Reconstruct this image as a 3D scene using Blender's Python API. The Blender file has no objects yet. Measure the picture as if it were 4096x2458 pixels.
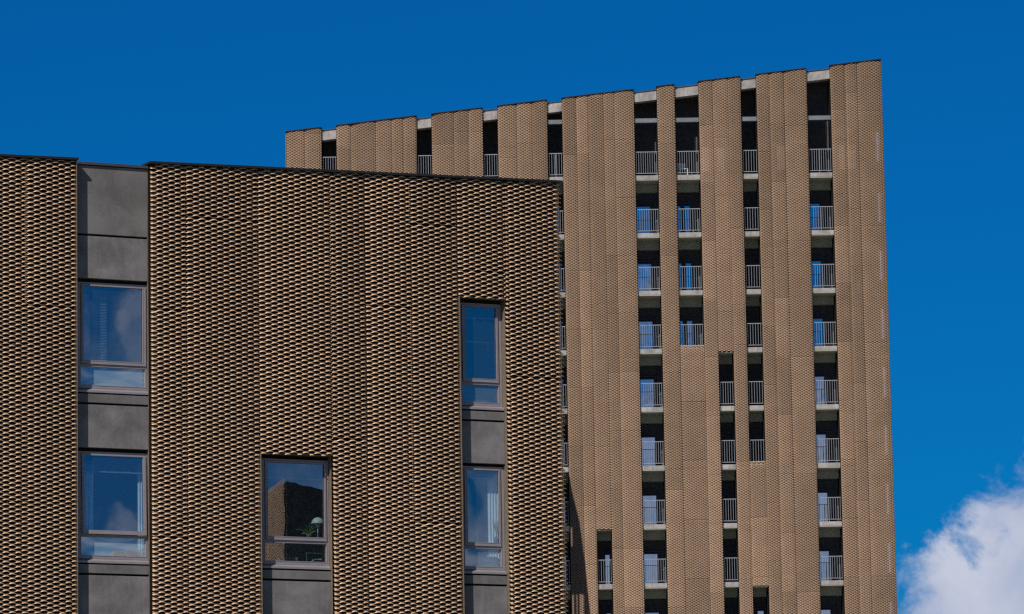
import bpy, bmesh, math, random
import numpy as np
from mathutils import Matrix, Vector
R = math.radians
sc = bpy.context.scene
COL = sc.collection

# ------------------------------------------------------------------ camera
pitch, roll = R(8.9026), R(-0.9728)
fwd = Vector((0, math.cos(pitch), math.sin(pitch)))
up0 = Vector((0, -math.sin(pitch), math.cos(pitch)))
rt0 = Vector((1, 0, 0))
rt = rt0 * math.cos(roll) + up0 * math.sin(roll)
upv = -rt0 * math.sin(roll) + up0 * math.cos(roll)
cam_d = bpy.data.cameras.new("camera")
cam = bpy.data.objects.new("camera", cam_d)
COL.objects.link(cam)
m3 = Matrix((rt, upv, -fwd)).transposed()
cam.matrix_world = Matrix.Translation((0, 0, 1.7)) @ m3.to_4x4()
cam_d.sensor_width = 36.0
cam_d.lens = 36.0 * 18986.0 / 4096.0
cam_d.clip_start = 0.5
cam_d.clip_end = 6000
sc.camera = cam

# ------------------------------------------------------------------ light
L = Vector((0.941, 1.557, -1.60)).normalized()       # the way the sunlight travels
sun_el = math.asin(-L.z)
sun_az = math.atan2(-L.x, -L.y)                       # clockwise from +Y
sun_d = bpy.data.lights.new("sun", 'SUN')
sun_d.energy = 4.6
sun_d.angle = R(0.5)
sun_d.color = (1.0, 0.95, 0.88)
sun = bpy.data.objects.new("sun", sun_d)
COL.objects.link(sun)
sun.rotation_mode = 'QUATERNION'
sun.rotation_quaternion = L.to_track_quat('-Z', 'Y')
sun.location = (-60, -90, 120)

sc.view_settings.view_transform = 'Standard'
sc.view_settings.look = 'None'
sc.view_settings.exposure = 0.0
sc.view_settings.gamma = 1.0
sc.cycles.max_bounces = 8
sc.cycles.transparent_max_bounces = 16
sc.cycles.filter_width = 1.35
sc.cycles.use_denoising = False


class NT:
    """small helper for node trees"""
    def __init__(self, tree):
        self.t = tree
    def n(self, typ, **kw):
        nd = self.t.nodes.new(typ)
        for k, v in kw.items():
            if k.startswith('i_'):
                key = k[2:]
                nd.inputs[int(key) if key.isdigit() else key].default_value = v
            else:
                setattr(nd, k, v)
        return nd
    def l(self, a, b):
        self.t.links.new(a, b)
    def math(self, op, a, b=None, c=None, clamp=False):
        nd = self.t.nodes.new('ShaderNodeMath'); nd.operation = op; nd.use_clamp = clamp
        for i, v in enumerate((a, b, c)):
            if v is None: continue
            if isinstance(v, (int, float)): nd.inputs[i].default_value = v
            else: self.l(v, nd.inputs[i])
        return nd.outputs[0]
    def ramp(self, fac, stops):
        nd = self.t.nodes.new('ShaderNodeValToRGB')
        el = nd.color_ramp.elements
        el[0].position, el[0].color = stops[0][0], (*stops[0][1], 1)
        el[1].position, el[1].color = stops[1][0], (*stops[1][1], 1)
        for p, c in stops[2:]:
            e = el.new(p); e.color = (*c, 1)
        self.l(fac, nd.inputs[0])
        return nd.outputs[0]
    def smooth(self, v, lo, hi):
        nd = self.t.nodes.new('ShaderNodeMapRange'); nd.interpolation_type = 'SMOOTHSTEP'
        self.l(v, nd.inputs['Value']); nd.inputs['From Min'].default_value = lo; nd.inputs['From Max'].default_value = hi
        return nd.outputs[0]
    def mix(self, fac, a, b, typ='MIX'):
        nd = self.t.nodes.new('ShaderNodeMix'); nd.data_type = 'RGBA'; nd.blend_type = typ
        for s, v in ((0, fac), (6, a), (7, b)):
            if isinstance(v, (int, float)): nd.inputs[s].default_value = v
            elif isinstance(v, tuple): nd.inputs[s].default_value = (*v, 1)
            else: self.l(v, nd.inputs[s])
        return nd.outputs[2]


world = bpy.data.worlds.new("World")
sc.world = world
world.use_nodes = True
wt = world.node_tree
wt.nodes.clear()
W = NT(wt)
sky = W.n('ShaderNodeTexSky', sky_type='NISHITA', sun_disc=False)
sky.sun_elevation = sun_el
sky.sun_rotation = sun_az
sky.altitude = 0
sky.air_density = 1.0
sky.dust_density = 0.3
sky.ozone_density = 3.0
tc = W.n('ShaderNodeTexCoord')
sep = W.n('ShaderNodeSeparateXYZ'); W.l(tc.outputs['Generated'], sep.inputs[0])
X, Y, Z = sep.outputs
low = W.mix(1.0, sky.outputs[0], (0.005, 0.280, 0.615), 'MULTIPLY')     # polarised, saturated blue near the horizon
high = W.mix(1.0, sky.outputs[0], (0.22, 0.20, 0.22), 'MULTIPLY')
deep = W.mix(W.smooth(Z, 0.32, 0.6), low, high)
noise = W.n('ShaderNodeTexNoise', i_Scale=70.0, i_Detail=10.0, i_Roughness=0.62, i_Distortion=0.3)
W.l(tc.outputs['Generated'], noise.inputs['Vector'])
noise2 = W.n('ShaderNodeTexNoise', i_Scale=34.0, i_Detail=6.0, i_Roughness=0.5)
W.l(tc.outputs['Generated'], noise2.inputs['Vector'])
noise3 = W.n('ShaderNodeTexNoise', i_Scale=55.0, i_Detail=6.0, i_Roughness=0.5)
W.l(tc.outputs['Generated'], noise3.inputs['Vector'])
# cloud low to the right of the tower: a bank whose upper edge climbs to the right
d1 = W.math('MINIMUM', W.math('SUBTRACT', W.math('MULTIPLY', W.math('SUBTRACT', X, 0.0870), 1.06), W.math('SUBTRACT', Z, 0.1005)),
            W.math('MULTIPLY', W.math('SUBTRACT', X, 0.0830), 1.1))
front = W.smooth(Y, 0.3, 0.6)
dens1 = W.math('ADD', W.math('MULTIPLY', d1, 95.0), W.math('MULTIPLY', W.math('SUBTRACT', noise.outputs[0], 0.48), 6.0))
c1 = W.math('MULTIPLY', W.smooth(dens1, -0.45, 1.15), front)
# broken clouds low in the sky behind the camera, mirrored by the window panes
back = W.smooth(W.math('MULTIPLY', Y, -1.0), 0.3, 0.6)
d2 = W.math('ADD', W.math('MULTIPLY', W.math('SUBTRACT', 0.148, Z), 20.0),
            W.math('MULTIPLY', W.math('SUBTRACT', noise2.outputs[0], 0.515), 7.0))
bank = W.math('MULTIPLY', W.smooth(W.math('MULTIPLY', Y, -1.0), 0.86, 0.95), W.smooth(W.math('SUBTRACT', 0.16, Z), 0.0, 0.05))
d2 = W.math('ADD', d2, W.math('MULTIPLY', bank, 1.5))
c2 = W.math('MULTIPLY', W.math('MULTIPLY', W.smooth(d2, -0.5, 1.5), back), 0.62)
cl = W.math('MAXIMUM', c1, c2)
shade = W.ramp(noise3.outputs[0], [(0.34, (3.7, 4.35, 6.0)), (0.58, (5.5, 5.85, 7.1))])
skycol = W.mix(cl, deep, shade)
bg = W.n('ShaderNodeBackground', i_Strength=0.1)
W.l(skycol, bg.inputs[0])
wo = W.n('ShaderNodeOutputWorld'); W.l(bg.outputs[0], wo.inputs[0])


# ------------------------------------------------------------------ materials
def mat(name, col, rough=0.7, metal=0.0, spec=0.4, var=0.0, scale=3.0, bump=0.0, bscale=40.0, stretch=(1, 1, 1)):
    m = bpy.data.materials.new(name); m.use_nodes = True
    T = NT(m.node_tree)
    b = m.node_tree.nodes['Principled BSDF']
    b.inputs['Roughness'].default_value = rough
    b.inputs['Metallic'].default_value = metal
    b.inputs['Specular IOR Level'].default_value = spec
    b.inputs['Base Color'].default_value = (*col, 1)
    if var or bump:
        c = T.n('ShaderNodeTexCoord')
        mp = T.n('ShaderNodeMapping'); mp.inputs['Scale'].default_value = stretch
        T.l(c.outputs['Object'], mp.inputs[0])
    if var:
        nz = T.n('ShaderNodeTexNoise', i_Scale=scale, i_Detail=6.0, i_Roughness=0.6)
        T.l(mp.outputs[0], nz.inputs['Vector'])
        lo = tuple(c_ * (1 - var) for c_ in col); hi = tuple(min(1, c_ * (1 + var)) for c_ in col)
        T.l(T.ramp(nz.outputs[0], [(0.3, lo), (0.7, hi)]), b.inputs['Base Color'])
    if bump:
        nb = T.n('ShaderNodeTexNoise', i_Scale=bscale, i_Detail=4.0)
        T.l(mp.outputs[0], nb.inputs['Vector'])
        bp = T.n('ShaderNodeBump', i_Strength=bump, i_Distance=0.01)
        T.l(nb.outputs[0], bp.inputs['Height']); T.l(bp.outputs[0], b.inputs['Normal'])
    return m


def mesh_metal(name, base, spread):
    """bronze anodised expanded metal; tone drifts from sheet to sheet and over the facade"""
    m = bpy.data.materials.new(name); m.use_nodes = True
    T = NT(m.node_tree); b = m.node_tree.nodes['Principled BSDF']
    c = T.n('ShaderNodeTexCoord')
    nz = T.n('ShaderNodeTexNoise', i_Scale=0.9, i_Detail=5.0, i_Roughness=0.6)
    T.l(c.outputs['Object'], nz.inputs['Vector'])
    n2 = T.n('ShaderNodeTexNoise', i_Scale=14.0, i_Detail=3.0)
    T.l(c.outputs['Object'], n2.inputs['Vector'])
    oi = T.n('ShaderNodeObjectInfo')
    v = T.math('ADD', T.math('MULTIPLY', nz.outputs[0], 0.55), T.math('MULTIPLY', n2.outputs[0], 0.25))
    v = T.math('ADD', v, T.math('MULTIPLY', oi.outputs['Random'], 0.2))
    lo = tuple(x * (1 - spread) for x in base); hi = tuple(x * (1 + spread) for x in base)
    col = T.ramp(v, [(0.3, lo), (0.72, hi)])
    ab = T.n('ShaderNodeAttribute', attribute_name='batch')
    g = T.math('ADD', ab.outputs['Fac'], 1.0)
    cc = T.n('ShaderNodeCombineColor')
    for i in range(3): T.l(g, cc.inputs[i])
    T.l(T.mix(1.0, col, cc.outputs[0], 'MULTIPLY'), b.inputs['Base Color'])
    b.inputs['Metallic'].default_value = 0.12
    b.inputs['Roughness'].default_value = 0.42
    b.inputs['Specular IOR Level'].default_value = 0.5
    return m


def concrete(name, base, var, streak=0.0):
    m = bpy.data.materials.new(name); m.use_nodes = True
    T = NT(m.node_tree); b = m.node_tree.nodes['Principled BSDF']
    c = T.n('ShaderNodeTexCoord'); oi = T.n('ShaderNodeObjectInfo')
    add = T.n('ShaderNodeVectorMath', operation='ADD')
    T.l(c.outputs['Object'], add.inputs[0])
    sc_ = T.n('ShaderNodeVectorMath', operation='SCALE'); 
    T.l(oi.outputs['Location'], sc_.inputs[0]); sc_.inputs['Scale'].default_value = 3.1
    T.l(sc_.outputs[0], add.inputs[1])
    n1 = T.n('ShaderNodeTexNoise', i_Scale=1.7, i_Detail=7.0, i_Roughness=0.62, i_Distortion=0.4)
    T.l(add.outputs[0], n1.inputs['Vector'])
    n2 = T.n('ShaderNodeTexNoise', i_Scale=22.0, i_Detail=6.0, i_Roughness=0.7)
    T.l(add.outputs[0], n2.inputs['Vector'])
    mp = T.n('ShaderNodeMapping'); mp.inputs['Scale'].default_value = (9.0, 9.0, 0.7)
    T.l(add.outputs[0], mp.inputs[0])
    n3 = T.n('ShaderNodeTexNoise', i_Scale=1.6, i_Detail=6.0, i_Roughness=0.7)
    T.l(mp.outputs[0], n3.inputs['Vector'])
    v = T.math('ADD', T.math('MULTIPLY', n1.outputs[0], 0.65), T.math('MULTIPLY', n2.outputs[0], 0.2))
    v = T.math('ADD', v, T.math('MULTIPLY', n3.outputs[0], 0.15 + streak))
    v = T.math('DIVIDE', v, 1.0 + streak)
    lo = tuple(x * (1 - var) for x in base); hi = tuple(x * (1 + var) for x in base)
    T.l(T.ramp(v, [(0.40, lo), (0.60, hi)]), b.inputs['Base Color'])
    b.inputs['Roughness'].default_value = 0.75
    b.inputs['Specular IOR Level'].default_value = 0.35
    bp = T.n('ShaderNodeBump', i_Strength=0.25, i_Distance=0.004)
    T.l(n2.outputs[0], bp.inputs['Height']); T.l(bp.outputs[0], b.inputs['Normal'])
    return m


def glass(name, refl=0.33, tint=(0.62, 0.72, 0.75), wob=0.02, wscale=1.6, veil=0.0):
    """coated double glazing: part mirror, part see-through; slightly wavy"""
    m = bpy.data.materials.new(name); m.use_nodes = True
    T = NT(m.node_tree); nt = m.node_tree
    nt.nodes.remove(nt.nodes['Principled BSDF'])
    out = nt.nodes['Material Output']
    gl = T.n('ShaderNodeBsdfGlossy', i_Roughness=0.0)
    gl.inputs['Color'].default_value = (0.95, 0.97, 1.0, 1)
    tr = T.n('ShaderNodeBsdfTransparent'); tr.inputs['Color'].default_value = (*tint, 1)
    mx = T.n('ShaderNodeMixShader'); mx.inputs[0].default_value = refl
    T.l(tr.outputs[0], mx.inputs[1]); T.l(gl.outputs[0], mx.inputs[2]); 
    df = T.n('ShaderNodeBsdfDiffuse'); df.inputs['Color'].default_value = (0.52, 0.72, 0.86, 1)   # haze on the panes, put in as a pale bluish veil
    m2 = T.n('ShaderNodeMixShader'); m2.inputs[0].default_value = veil
    T.l(mx.outputs[0], m2.inputs[1]); T.l(df.outputs[0], m2.inputs[2]); T.l(m2.outputs[0], out.inputs[0])
    c = T.n('ShaderNodeTexCoord'); nz = T.n('ShaderNodeTexNoise', i_Scale=wscale, i_Detail=1.5)
    T.l(c.outputs['Object'], nz.inputs['Vector'])
    bp = T.n('ShaderNodeBump', i_Strength=1.0, i_Distance=wob)
    T.l(nz.outputs[0], bp.inputs['Height']); T.l(bp.outputs[0], gl.inputs['Normal'])
    return m


BRONZE = (0.61, 0.41, 0.255)
M = dict(
    mesh_a=mesh_metal('bronze_mesh', BRONZE, 0.16),
    mesh_b=mesh_metal('bronze_mesh_far', (0.465, 0.312, 0.208), 0.20),
    backing=mat('black_membrane', (0.012, 0.010, 0.009), 0.9, spec=0.1),
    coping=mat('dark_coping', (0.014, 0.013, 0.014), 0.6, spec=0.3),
    cornice=mat('grey_coping', (0.05, 0.048, 0.056), 0.6, spec=0.3, var=0.2),
    flash=mat('bronze_flashing', (0.20, 0.155, 0.115), 0.5, 0.3, var=0.2, scale=8),
    dark_conc=concrete('dark_concrete', (0.158, 0.145, 0.149), 0.29),
    dark_conc_warm=concrete('dark_concrete_warm', (0.136, 0.127, 0.124), 0.24),
    conc=concrete('light_concrete', (0.31, 0.285, 0.27), 0.32, 0.25),
    beam_conc=concrete('grey_beam', (0.15, 0.165, 0.18), 0.2),
    soffit=mat('soffit_board', (0.46, 0.47, 0.38), 0.8, var=0.12, scale=2),
    frame=mat('window_frame', (0.235, 0.210, 0.228), 0.45, 0.0, 0.5, var=0.08, scale=5),
    sill=mat('window_sill', (0.27, 0.24, 0.255), 0.45, 0.2, 0.5, var=0.08, scale=5),
    joint=mat('joint_shadow_gap', (0.01, 0.01, 0.01), 0.9, spec=0.1),
    glass=glass('coated_glass', 0.33, wob=0.0004, wscale=2.2, veil=0.016),
    glass_wavy=glass('coated_glass_wavy', 0.31, wob=0.00003, wscale=5.0, veil=0.0),
    glass_veil=glass('coated_glass_veil', 0.40, wob=0.0002, wscale=2.2, veil=0.22),
    glass_veil_thin=glass('coated_glass_thin_veil', 0.30, wob=0.0004, wscale=2.2, veil=0.09),
    door_glass=glass('door_glass', 0.47, (0.3, 0.35, 0.4), 0.0015, 1.5),
    loggia=mat('loggia_wall', (0.085, 0.083, 0.088), 0.85, var=0.3, scale=3, spec=0.2),
    dframe=mat('door_frame', (0.06, 0.055, 0.065), 0.5, var=0.1),
    rail=mat('galvanised_rail', (0.34, 0.35, 0.375), 0.5, 0.4, var=0.15, scale=12),
    room=mat('room_wall', (0.10, 0.105, 0.10), 0.9, var=0.1, spec=0.1),
    roomfloor=mat('room_floor', (0.12, 0.09, 0.06), 0.6, var=0.2),
    curtain=mat('curtain', (0.80, 0.84, 0.86), 0.9, var=0.06, scale=8, spec=0.1),
    blind=mat('blind', (0.30, 0.36, 0.42), 0.7, var=0.05),
    roof=mat('roof_felt', (0.05, 0.05, 0.052), 0.9, var=0.2),
    plain=mat('bronze_side', (0.10, 0.075, 0.055), 0.6, 0.2, var=0.3, scale=30, stretch=(1, 1, 6)),
    white=mat('white_enamel', (0.62, 0.68, 0.66), 0.4, var=0.03),
    leaf=mat('leaf', (0.10, 0.30, 0.05), 0.5, var=0.3, scale=20),
    pot=mat('clay_pot', (0.22, 0.12, 0.08), 0.8, var=0.1),
    straw=mat('dry_grass', (0.52, 0.40, 0.30), 0.9, var=0.3, scale=30),
    vase=mat('brown_vase', (0.10, 0.06, 0.05), 0.4, var=0.2),
    wax=mat('candle_wax', (0.75, 0.76, 0.72), 0.5, var=0.02),
    box=mat('grey_green_box', (0.22, 0.27, 0.25), 0.8, var=0.06),
    drawer=mat('dark_drawer', (0.07, 0.09, 0.10), 0.6, var=0.1),
    wood=mat('pale_wood', (0.25, 0.2, 0.15), 0.6, var=0.2, scale=10, stretch=(1, 8, 8)),
    steel=mat('shelf_steel', (0.30, 0.38, 0.38), 0.4, 0.5, var=0.05),
    rose=mat('rose_bowl', (0.34, 0.24, 0.23), 0.6, var=0.08),
    linen=mat('pale_linen', (0.42, 0.50, 0.52), 0.9, var=0.1, scale=6),
    sky_pane=mat('sky_tint_pane', (0.45, 0.52, 0.85), 0.3, var=0.1),  # sky reflection put into the base colour of the pane
    pale_board=mat('pale_board', (0.42, 0.33, 0.30), 0.8, var=0.15),
    asphalt=mat('asphalt', (0.05, 0.05, 0.052), 0.9, var=0.25, scale=4, bump=0.3),
    paving=mat('paving', (0.36, 0.35, 0.33), 0.85, var=0.15, scale=2, bump=0.3),
    grass=mat('grass', (0.07, 0.10, 0.035), 0.95, var=0.35, scale=0.6),
)
mt = M['grass']


# ------------------------------------------------------------------ mesh helpers
def link(name, me, parent=None, label=None):
    o = bpy.data.objects.new(name, me)
    COL.objects.link(o)
    if parent: o.parent = parent
    if label: o['label'] = label
    return o


def tag(o, label=None, cat=None, group=None, kind=None):
    if label: o['label'] = label
    if cat: o['category'] = cat
    if group: o['group'] = group
    if kind: o['kind'] = kind
    return o


class MB:
    """collects boxes, tubes, prisms and lathes into one mesh"""
    def __init__(self):
        self.v = []; self.f = []; self.mi = []; self.sm = []
    def add(self, vs, fs, mi=0, smooth=False):
        o = len(self.v); self.v += [tuple(p) for p in vs]
        for f in fs:
            self.f.append([i + o for i in f]); self.mi.append(mi); self.sm.append(smooth)
        return self
    def box(self, x0, x1, y0, y1, z0, z1, mi=0):
        vs = [(x, y, z) for z in (z0, z1) for y in (y0, y1) for x in (x0, x1)]
        fs = [(0, 2, 3, 1), (4, 5, 7, 6), (0, 1, 5, 4), (2, 6, 7, 3), (0, 4, 6, 2), (1, 3, 7, 5)]
        return self.add(vs, fs, mi)
    def prism(self, poly, y0, y1, mi=0):
        n = len(poly)
        vs = [(x, y0, z) for x, z in poly] + [(x, y1, z) for x, z in poly]
        fs = [list(range(n)), list(range(2 * n - 1, n - 1, -1))]
        fs += [(i, i + n, (i + 1) % n + n, (i + 1) % n) for i in range(n)]
        return self.add(vs, fs, mi)
    def ring(self, x0, x1, z0, z1, wl, wr, wb, wt_, y0, y1, mi=0):
        """rectangular frame of four butted bars"""
        self.box(x0, x0 + wl, y0, y1, z0, z1, mi)
        self.box(x1 - wr, x1, y0, y1, z0, z1, mi)
        self.box(x0 + wl, x1 - wr, y0, y1, z0, z0 + wb, mi)
        self.box(x0 + wl, x1 - wr, y0, y1, z1 - wt_, z1, mi)
        return self
    def tube(self, pts, r, n=6, mi=0):
        pts = [Vector(p) for p in pts]
        rs = r if isinstance(r, (list, tuple)) else [r] * len(pts)
        vs = []
        for i, p in enumerate(pts):
            t = (pts[min(i + 1, len(pts) - 1)] - pts[max(i - 1, 0)]).normalized()
            a = t.cross(Vector((0.3, 1, 0.1))).normalized(); b = t.cross(a)
            for k in range(n):
                th = 2 * math.pi * k / n
                vs.append(p + (a * math.cos(th) + b * math.sin(th)) * rs[i])
        fs = []
        for i in range(len(pts) - 1):
            for k in range(n):
                fs.append((i * n + k, i * n + (k + 1) % n, (i + 1) * n + (k + 1) % n, (i + 1) * n + k))
        fs.append(list(range(n - 1, -1, -1))); fs.append([(len(pts) - 1) * n + k for k in range(n)])
        return self.add(vs, fs, mi, True)
    def lathe(self, prof, c, n=28, mi=0):
        vs = []; fs = []
        for r_, z_ in prof:
            for k in range(n):
                th = 2 * math.pi * k / n
                vs.append((c[0] + r_ * math.cos(th), c[1] + r_ * math.sin(th), c[2] + z_))
        for i in range(len(prof) - 1):
            for k in range(n):
                fs.append((i * n + k, i * n + (k + 1) % n, (i + 1) * n + (k + 1) % n, (i + 1) * n + k))
        return self.add(vs, fs, mi, True)
    def mesh(self, name, mats):
        me = bpy.data.meshes.new(name)
        me.from_pydata([tuple(map(float, p)) for p in self.v], [], self.f)
        for m in (mats if isinstance(mats, (list, tuple)) else [mats]): me.materials.append(m)
        me.polygons.foreach_set('material_index', self.mi)
        me.polygons.foreach_set('use_smooth', self.sm)
        me.update()
        bm = bmesh.new(); bm.from_mesh(me); bmesh.ops.recalc_face_normals(bm, faces=bm.faces); bm.to_mesh(me); bm.free()
        return me
    def build(self, name, mats, parent=None, label=None):
        return link(name, self.mesh(name, mats), parent, label)


# ------------------------------------------------------------------ expanded metal
LWD, SP = 0.235, 0.0424       # long pitch of a cell, height of one strand
# a strand: height seen from the front, how far its lower edge leans out, how far it swings in and out
NEARP = (0.0252, 0.033, 0.025)
FARP = (0.0296, 0.026, 0.024)


def strand_grid(x0, x1, per):
    if per == 4:
        ph = np.array([-50, 50, 130, 230])
    elif per == 8:
        ph = np.array([-50, -15, 15, 50, 90, 130, 180, 230, 270])[:-1] 
        ph = np.array([-50, 0, 50, 90, 130, 180, 230, 270])
    else:
        ph = np.arange(0, 360, 30)
    n0 = int(math.floor(x0 / LWD)) - 1; n1 = int(math.ceil(x1 / LWD)) + 1
    g = np.sort(np.concatenate([(n + ph / 360.0) * LWD for n in range(n0, n1 + 1)]))
    g = g[(g > x0 + 0.006) & (g < x1 - 0.006)]
    return np.concatenate([[x0], g, [x1]])


def expanded(name, x0, x1, z0, top, mtl, parent, per=12, thick=0.004, bow=0.02, yaw=0.0, joints=(), holes=(), label=None,
             seed=0, wob=0.0, base=0.03, frame=None, gap=0.0, jgap=0.017, tone=0.0):
    """one hung sheet of expanded metal in the x-z plane, y is depth into the wall; every strand is real geometry"""
    rng = np.random.RandomState(seed + 7)
    x0 += gap; x1 -= gap
    g = strand_grid(x0, x1, per)
    zt = max(top(x0), top(x1))
    k = np.arange(int(math.floor(z0 / SP)), int(math.ceil(zt / SP)) + 1)
    phi = 2 * np.pi * g / LWD
    WP, WD, AMP = NEARP if thick else FARP
    h = (SP - WP) / 2
    c = np.clip(0.0117 / 0.0415 * SP * np.cos(phi), -h, h)
    if per == 12:
        c = h * np.tanh(1.7 * np.cos(phi)) / np.tanh(1.7) * 1.02
    sgn = np.where(k % 2 == 0, 1.0, -1.0)[:, None]
    C = sgn * c[None, :]
    zc = (k[:, None] + 0.5) * SP + C
    if wob:                                              # sheets hang a little unevenly
        zc = zc + wob * np.sin(g[None, :] * 1.3 + seed) + rng.normal(0, wob * 0.35, (len(k), 1))
    for zj in joints:                                    # the gap where one sheet ends and the next begins
        zc = zc + np.where((k[:, None] + 0.5) * SP > zj, jgap, 0.0)
    D = -AMP * sgn * np.cos(phi)[None, :]
    t = (g - x0) / (x1 - x0)
    prof = base + bow * np.abs(2 * t - 1) ** 4 + math.tan(R(yaw)) * (g - (x0 + x1) / 2)
    sheet = np.zeros(len(k), dtype=int)                  # which sheet of the column a strand belongs to
    zk = (k + 0.5) * SP
    for zj in sorted(joints): sheet += (zk > zj)
    lean = rng.uniform(-0.006, 0.006, len(joints) + 1)[sheet] if tone else np.zeros(len(k))
    batch = rng.uniform(-1, 1, len(joints) + 1) * tone
    Yc = prof[None, :] + D + (lean * ((zk * 0.7) % 2.0 - 1.0))[:, None]
    Gx = np.broadcast_to(g[None, :], zc.shape)
    # ribbon: top edge back, bottom edge forward
    P = []
    if thick:
        ny, nz = -0.73 * thick / 2, 0.68 * thick / 2
        for (a, b) in ((1, 1), (-1, 1), (-1, -1), (1, -1)):   # a: edge (top +, bottom -), b: outer / inner face
            P.append(np.stack([Gx, Yc + a * WD / 2 + b * ny, zc + a * WP / 2 + b * nz], -1))
        nc = 4
    else:
        for a in (1, -1):
            P.append(np.stack([Gx, Yc + a * WD / 2, zc + a * WP / 2], -1))
        nc = 2
    V = np.stack(P, 2)                                   # strands, samples, corners, xyz
    ns, ng = V.shape[:2]
    idx = np.arange(ns * ng * nc).reshape(ns, ng, nc)
    zmid = (zc[:, :-1] + zc[:, 1:]) / 2; xmid = np.broadcast_to(((g[:-1] + g[1:]) / 2)[None, :], zmid.shape)
    tops = top(xmid)
    keep = (zmid > z0) & (zmid < tops - 0.02)
    for (a0, a1, b0, b1) in holes:
        keep &= ~((xmid > a0) & (xmid < a1) & (zmid > b0) & (zmid < b1))
    F = []; srow = np.broadcast_to(batch[sheet][:, None], zmid.shape)[keep]
    loops = [(0, 1), (1, 2), (2, 3), (3, 0)] if thick else [(0, 1)]
    flat = []
    for q, (a, b) in enumerate(loops):
        f = np.stack([idx[:, :-1, a], idx[:, :-1, b], idx[:, 1:, b], idx[:, 1:, a]], -1)[keep]
        F.append(f); flat.append(np.full(len(f), (q in (0, 2)) if thick else True))
    F = np.concatenate(F); sm = np.concatenate(flat)
    used = np.unique(F); remap = np.full(idx.size, -1); remap[used] = np.arange(len(used))
    co = V.reshape(-1, 3)[used]; F = remap[F]
    me = bpy.data.meshes.new(name)
    me.vertices.add(len(co)); me.vertices.foreach_set('co', co.astype(np.float32).ravel())
    me.loops.add(F.size); me.loops.foreach_set('vertex_index', F.ravel().astype(np.int32))
    me.polygons.add(len(F))
    me.polygons.foreach_set('loop_start', np.arange(0, F.size, 4, dtype=np.int32))
    me.polygons.foreach_set('loop_total', np.full(len(F), 4, dtype=np.int32))
    me.update(calc_edges=True); me.validate()
    at = me.attributes.new('batch', 'FLOAT', 'FACE')     # colour batch of the sheet
    bt = np.concatenate([srow] * len(loops))
    at.data.foreach_set('value', bt[:len(me.polygons)].astype(np.float32))
    me.polygons.foreach_set('use_smooth', np.zeros(len(me.polygons), dtype=bool) if not thick else sm[:len(me.polygons)])
    me.materials.append(mtl)
    o = link(name, me, parent, label)
    if frame is not None: o.matrix_local = frame
    return o


# ------------------------------------------------------------------ the setting
def ground_sheet(name, x0, x1, y0, y1, z, m):
    b = MB(); b.add([(x0, y0, z), (x1, y0, z), (x1, y1, z), (x0, y1, z)], [(0, 1, 2, 3)])
    o = b.build(name, m); tag(o, kind='structure'); return o


ground_sheet('ground', -2500, 2500, -2500, 2500, 0.0, M['grass'])
ground_sheet('road', -400, 400, 20, 34, 0.004, M['asphalt'])
pv = MB().box(-400, 400, 34, 70, 0.0, 0.12).build('pavement', M['paving']); tag(pv, kind='structure')
pq = MB().box(-60, 80, 130, 243, 0.0, 0.10).build('courtyard_path', M['paving']); tag(pq, kind='structure')

# ------------------------------------------------------------------ near building
FY = R(25.4756)
near = bpy.data.objects.new('apartment_building', None); COL.objects.link(near)
near.location = (-5.6, 85, 0); near.rotation_euler = (0, 0, FY)
tag(near, 'nearer apartment block clad in bronze expanded metal mesh with tall recessed windows', 'building')
NM = Matrix.Translation((-5.6, 85, 0)) @ Matrix.Rotation(FY, 4, 'Z')
FLR = 3.068
ntop = lambda x: 17.735 + 0.0205 * x       # underside of the coping along the mesh

# window openings in the mesh: (x0, x1, top)
W3 = (1.166, 2.540, 12.49)
W4 = (5.175, 6.094, 15.575)
S1 = (-2.43, -1.000, 17.7)
GAPR = 0.062       # beside an opening the mesh begins a little past the flashing

near_panels = [
    (-9.6, -8.3), (-8.3, -7.0), (-7.0, -5.6), (-5.6, -4.35), (-4.35, -3.389), (-3.389, -2.43),
    (-0.990, -0.309), (-0.309, 1.104), (1.104, 2.540), (2.545, 3.242), (3.242, 4.144), (4.144, 5.121), (5.121, 6.084), (6.088, 7.235)]
njoint = {5: [14.98], 6: [15.02, 10.9], 7: [16.76], 8: [], 9: [12.80], 10: [15.3], 11: [16.88, 11.3], 12: [16.05], 13: [14.1]}
yaws = [0.5, -0.6, 0.4, 0.8, -0.5, 0.5, -0.3, 0.7, -0.6, 0.8, -0.8, 0.5, -0.4, 0.6]
ZB = 8.9
for i, (a, b) in enumerate(near_panels):
    holes = []; z0 = ZB; joints = list(njoint.get(i, []))
    if i == 8: holes = [(1.0, 2.6, 0, W3[2])]
    if i == 12: holes = [(5.0, 6.2, 0, W4[2])]
    if i < 4: z0 = 12.0 if i < 3 else ZB
    expanded('screen_panel', a, b, z0, ntop, M['mesh_a'], near, per=12, bow=0.018, yaw=yaws[i] * 1.1, joints=joints, gap=0.002, tone=0.07,
             holes=holes, seed=i, wob=0.0025)
    if i in (8, 12): pass
# side sheet turning the right-hand corner, and one on the far left corner
Msd = Matrix.Translation((7.255, 0.05, 0)) @ Matrix.Rotation(R(90), 4, 'Z')
expanded('screen_panel', 0.02, 1.2, ZB, lambda x: 17.86 + 0 * x, M['mesh_a'], near, per=8, bow=0.0, seed=31, frame=Msd, base=0.004)

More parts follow.
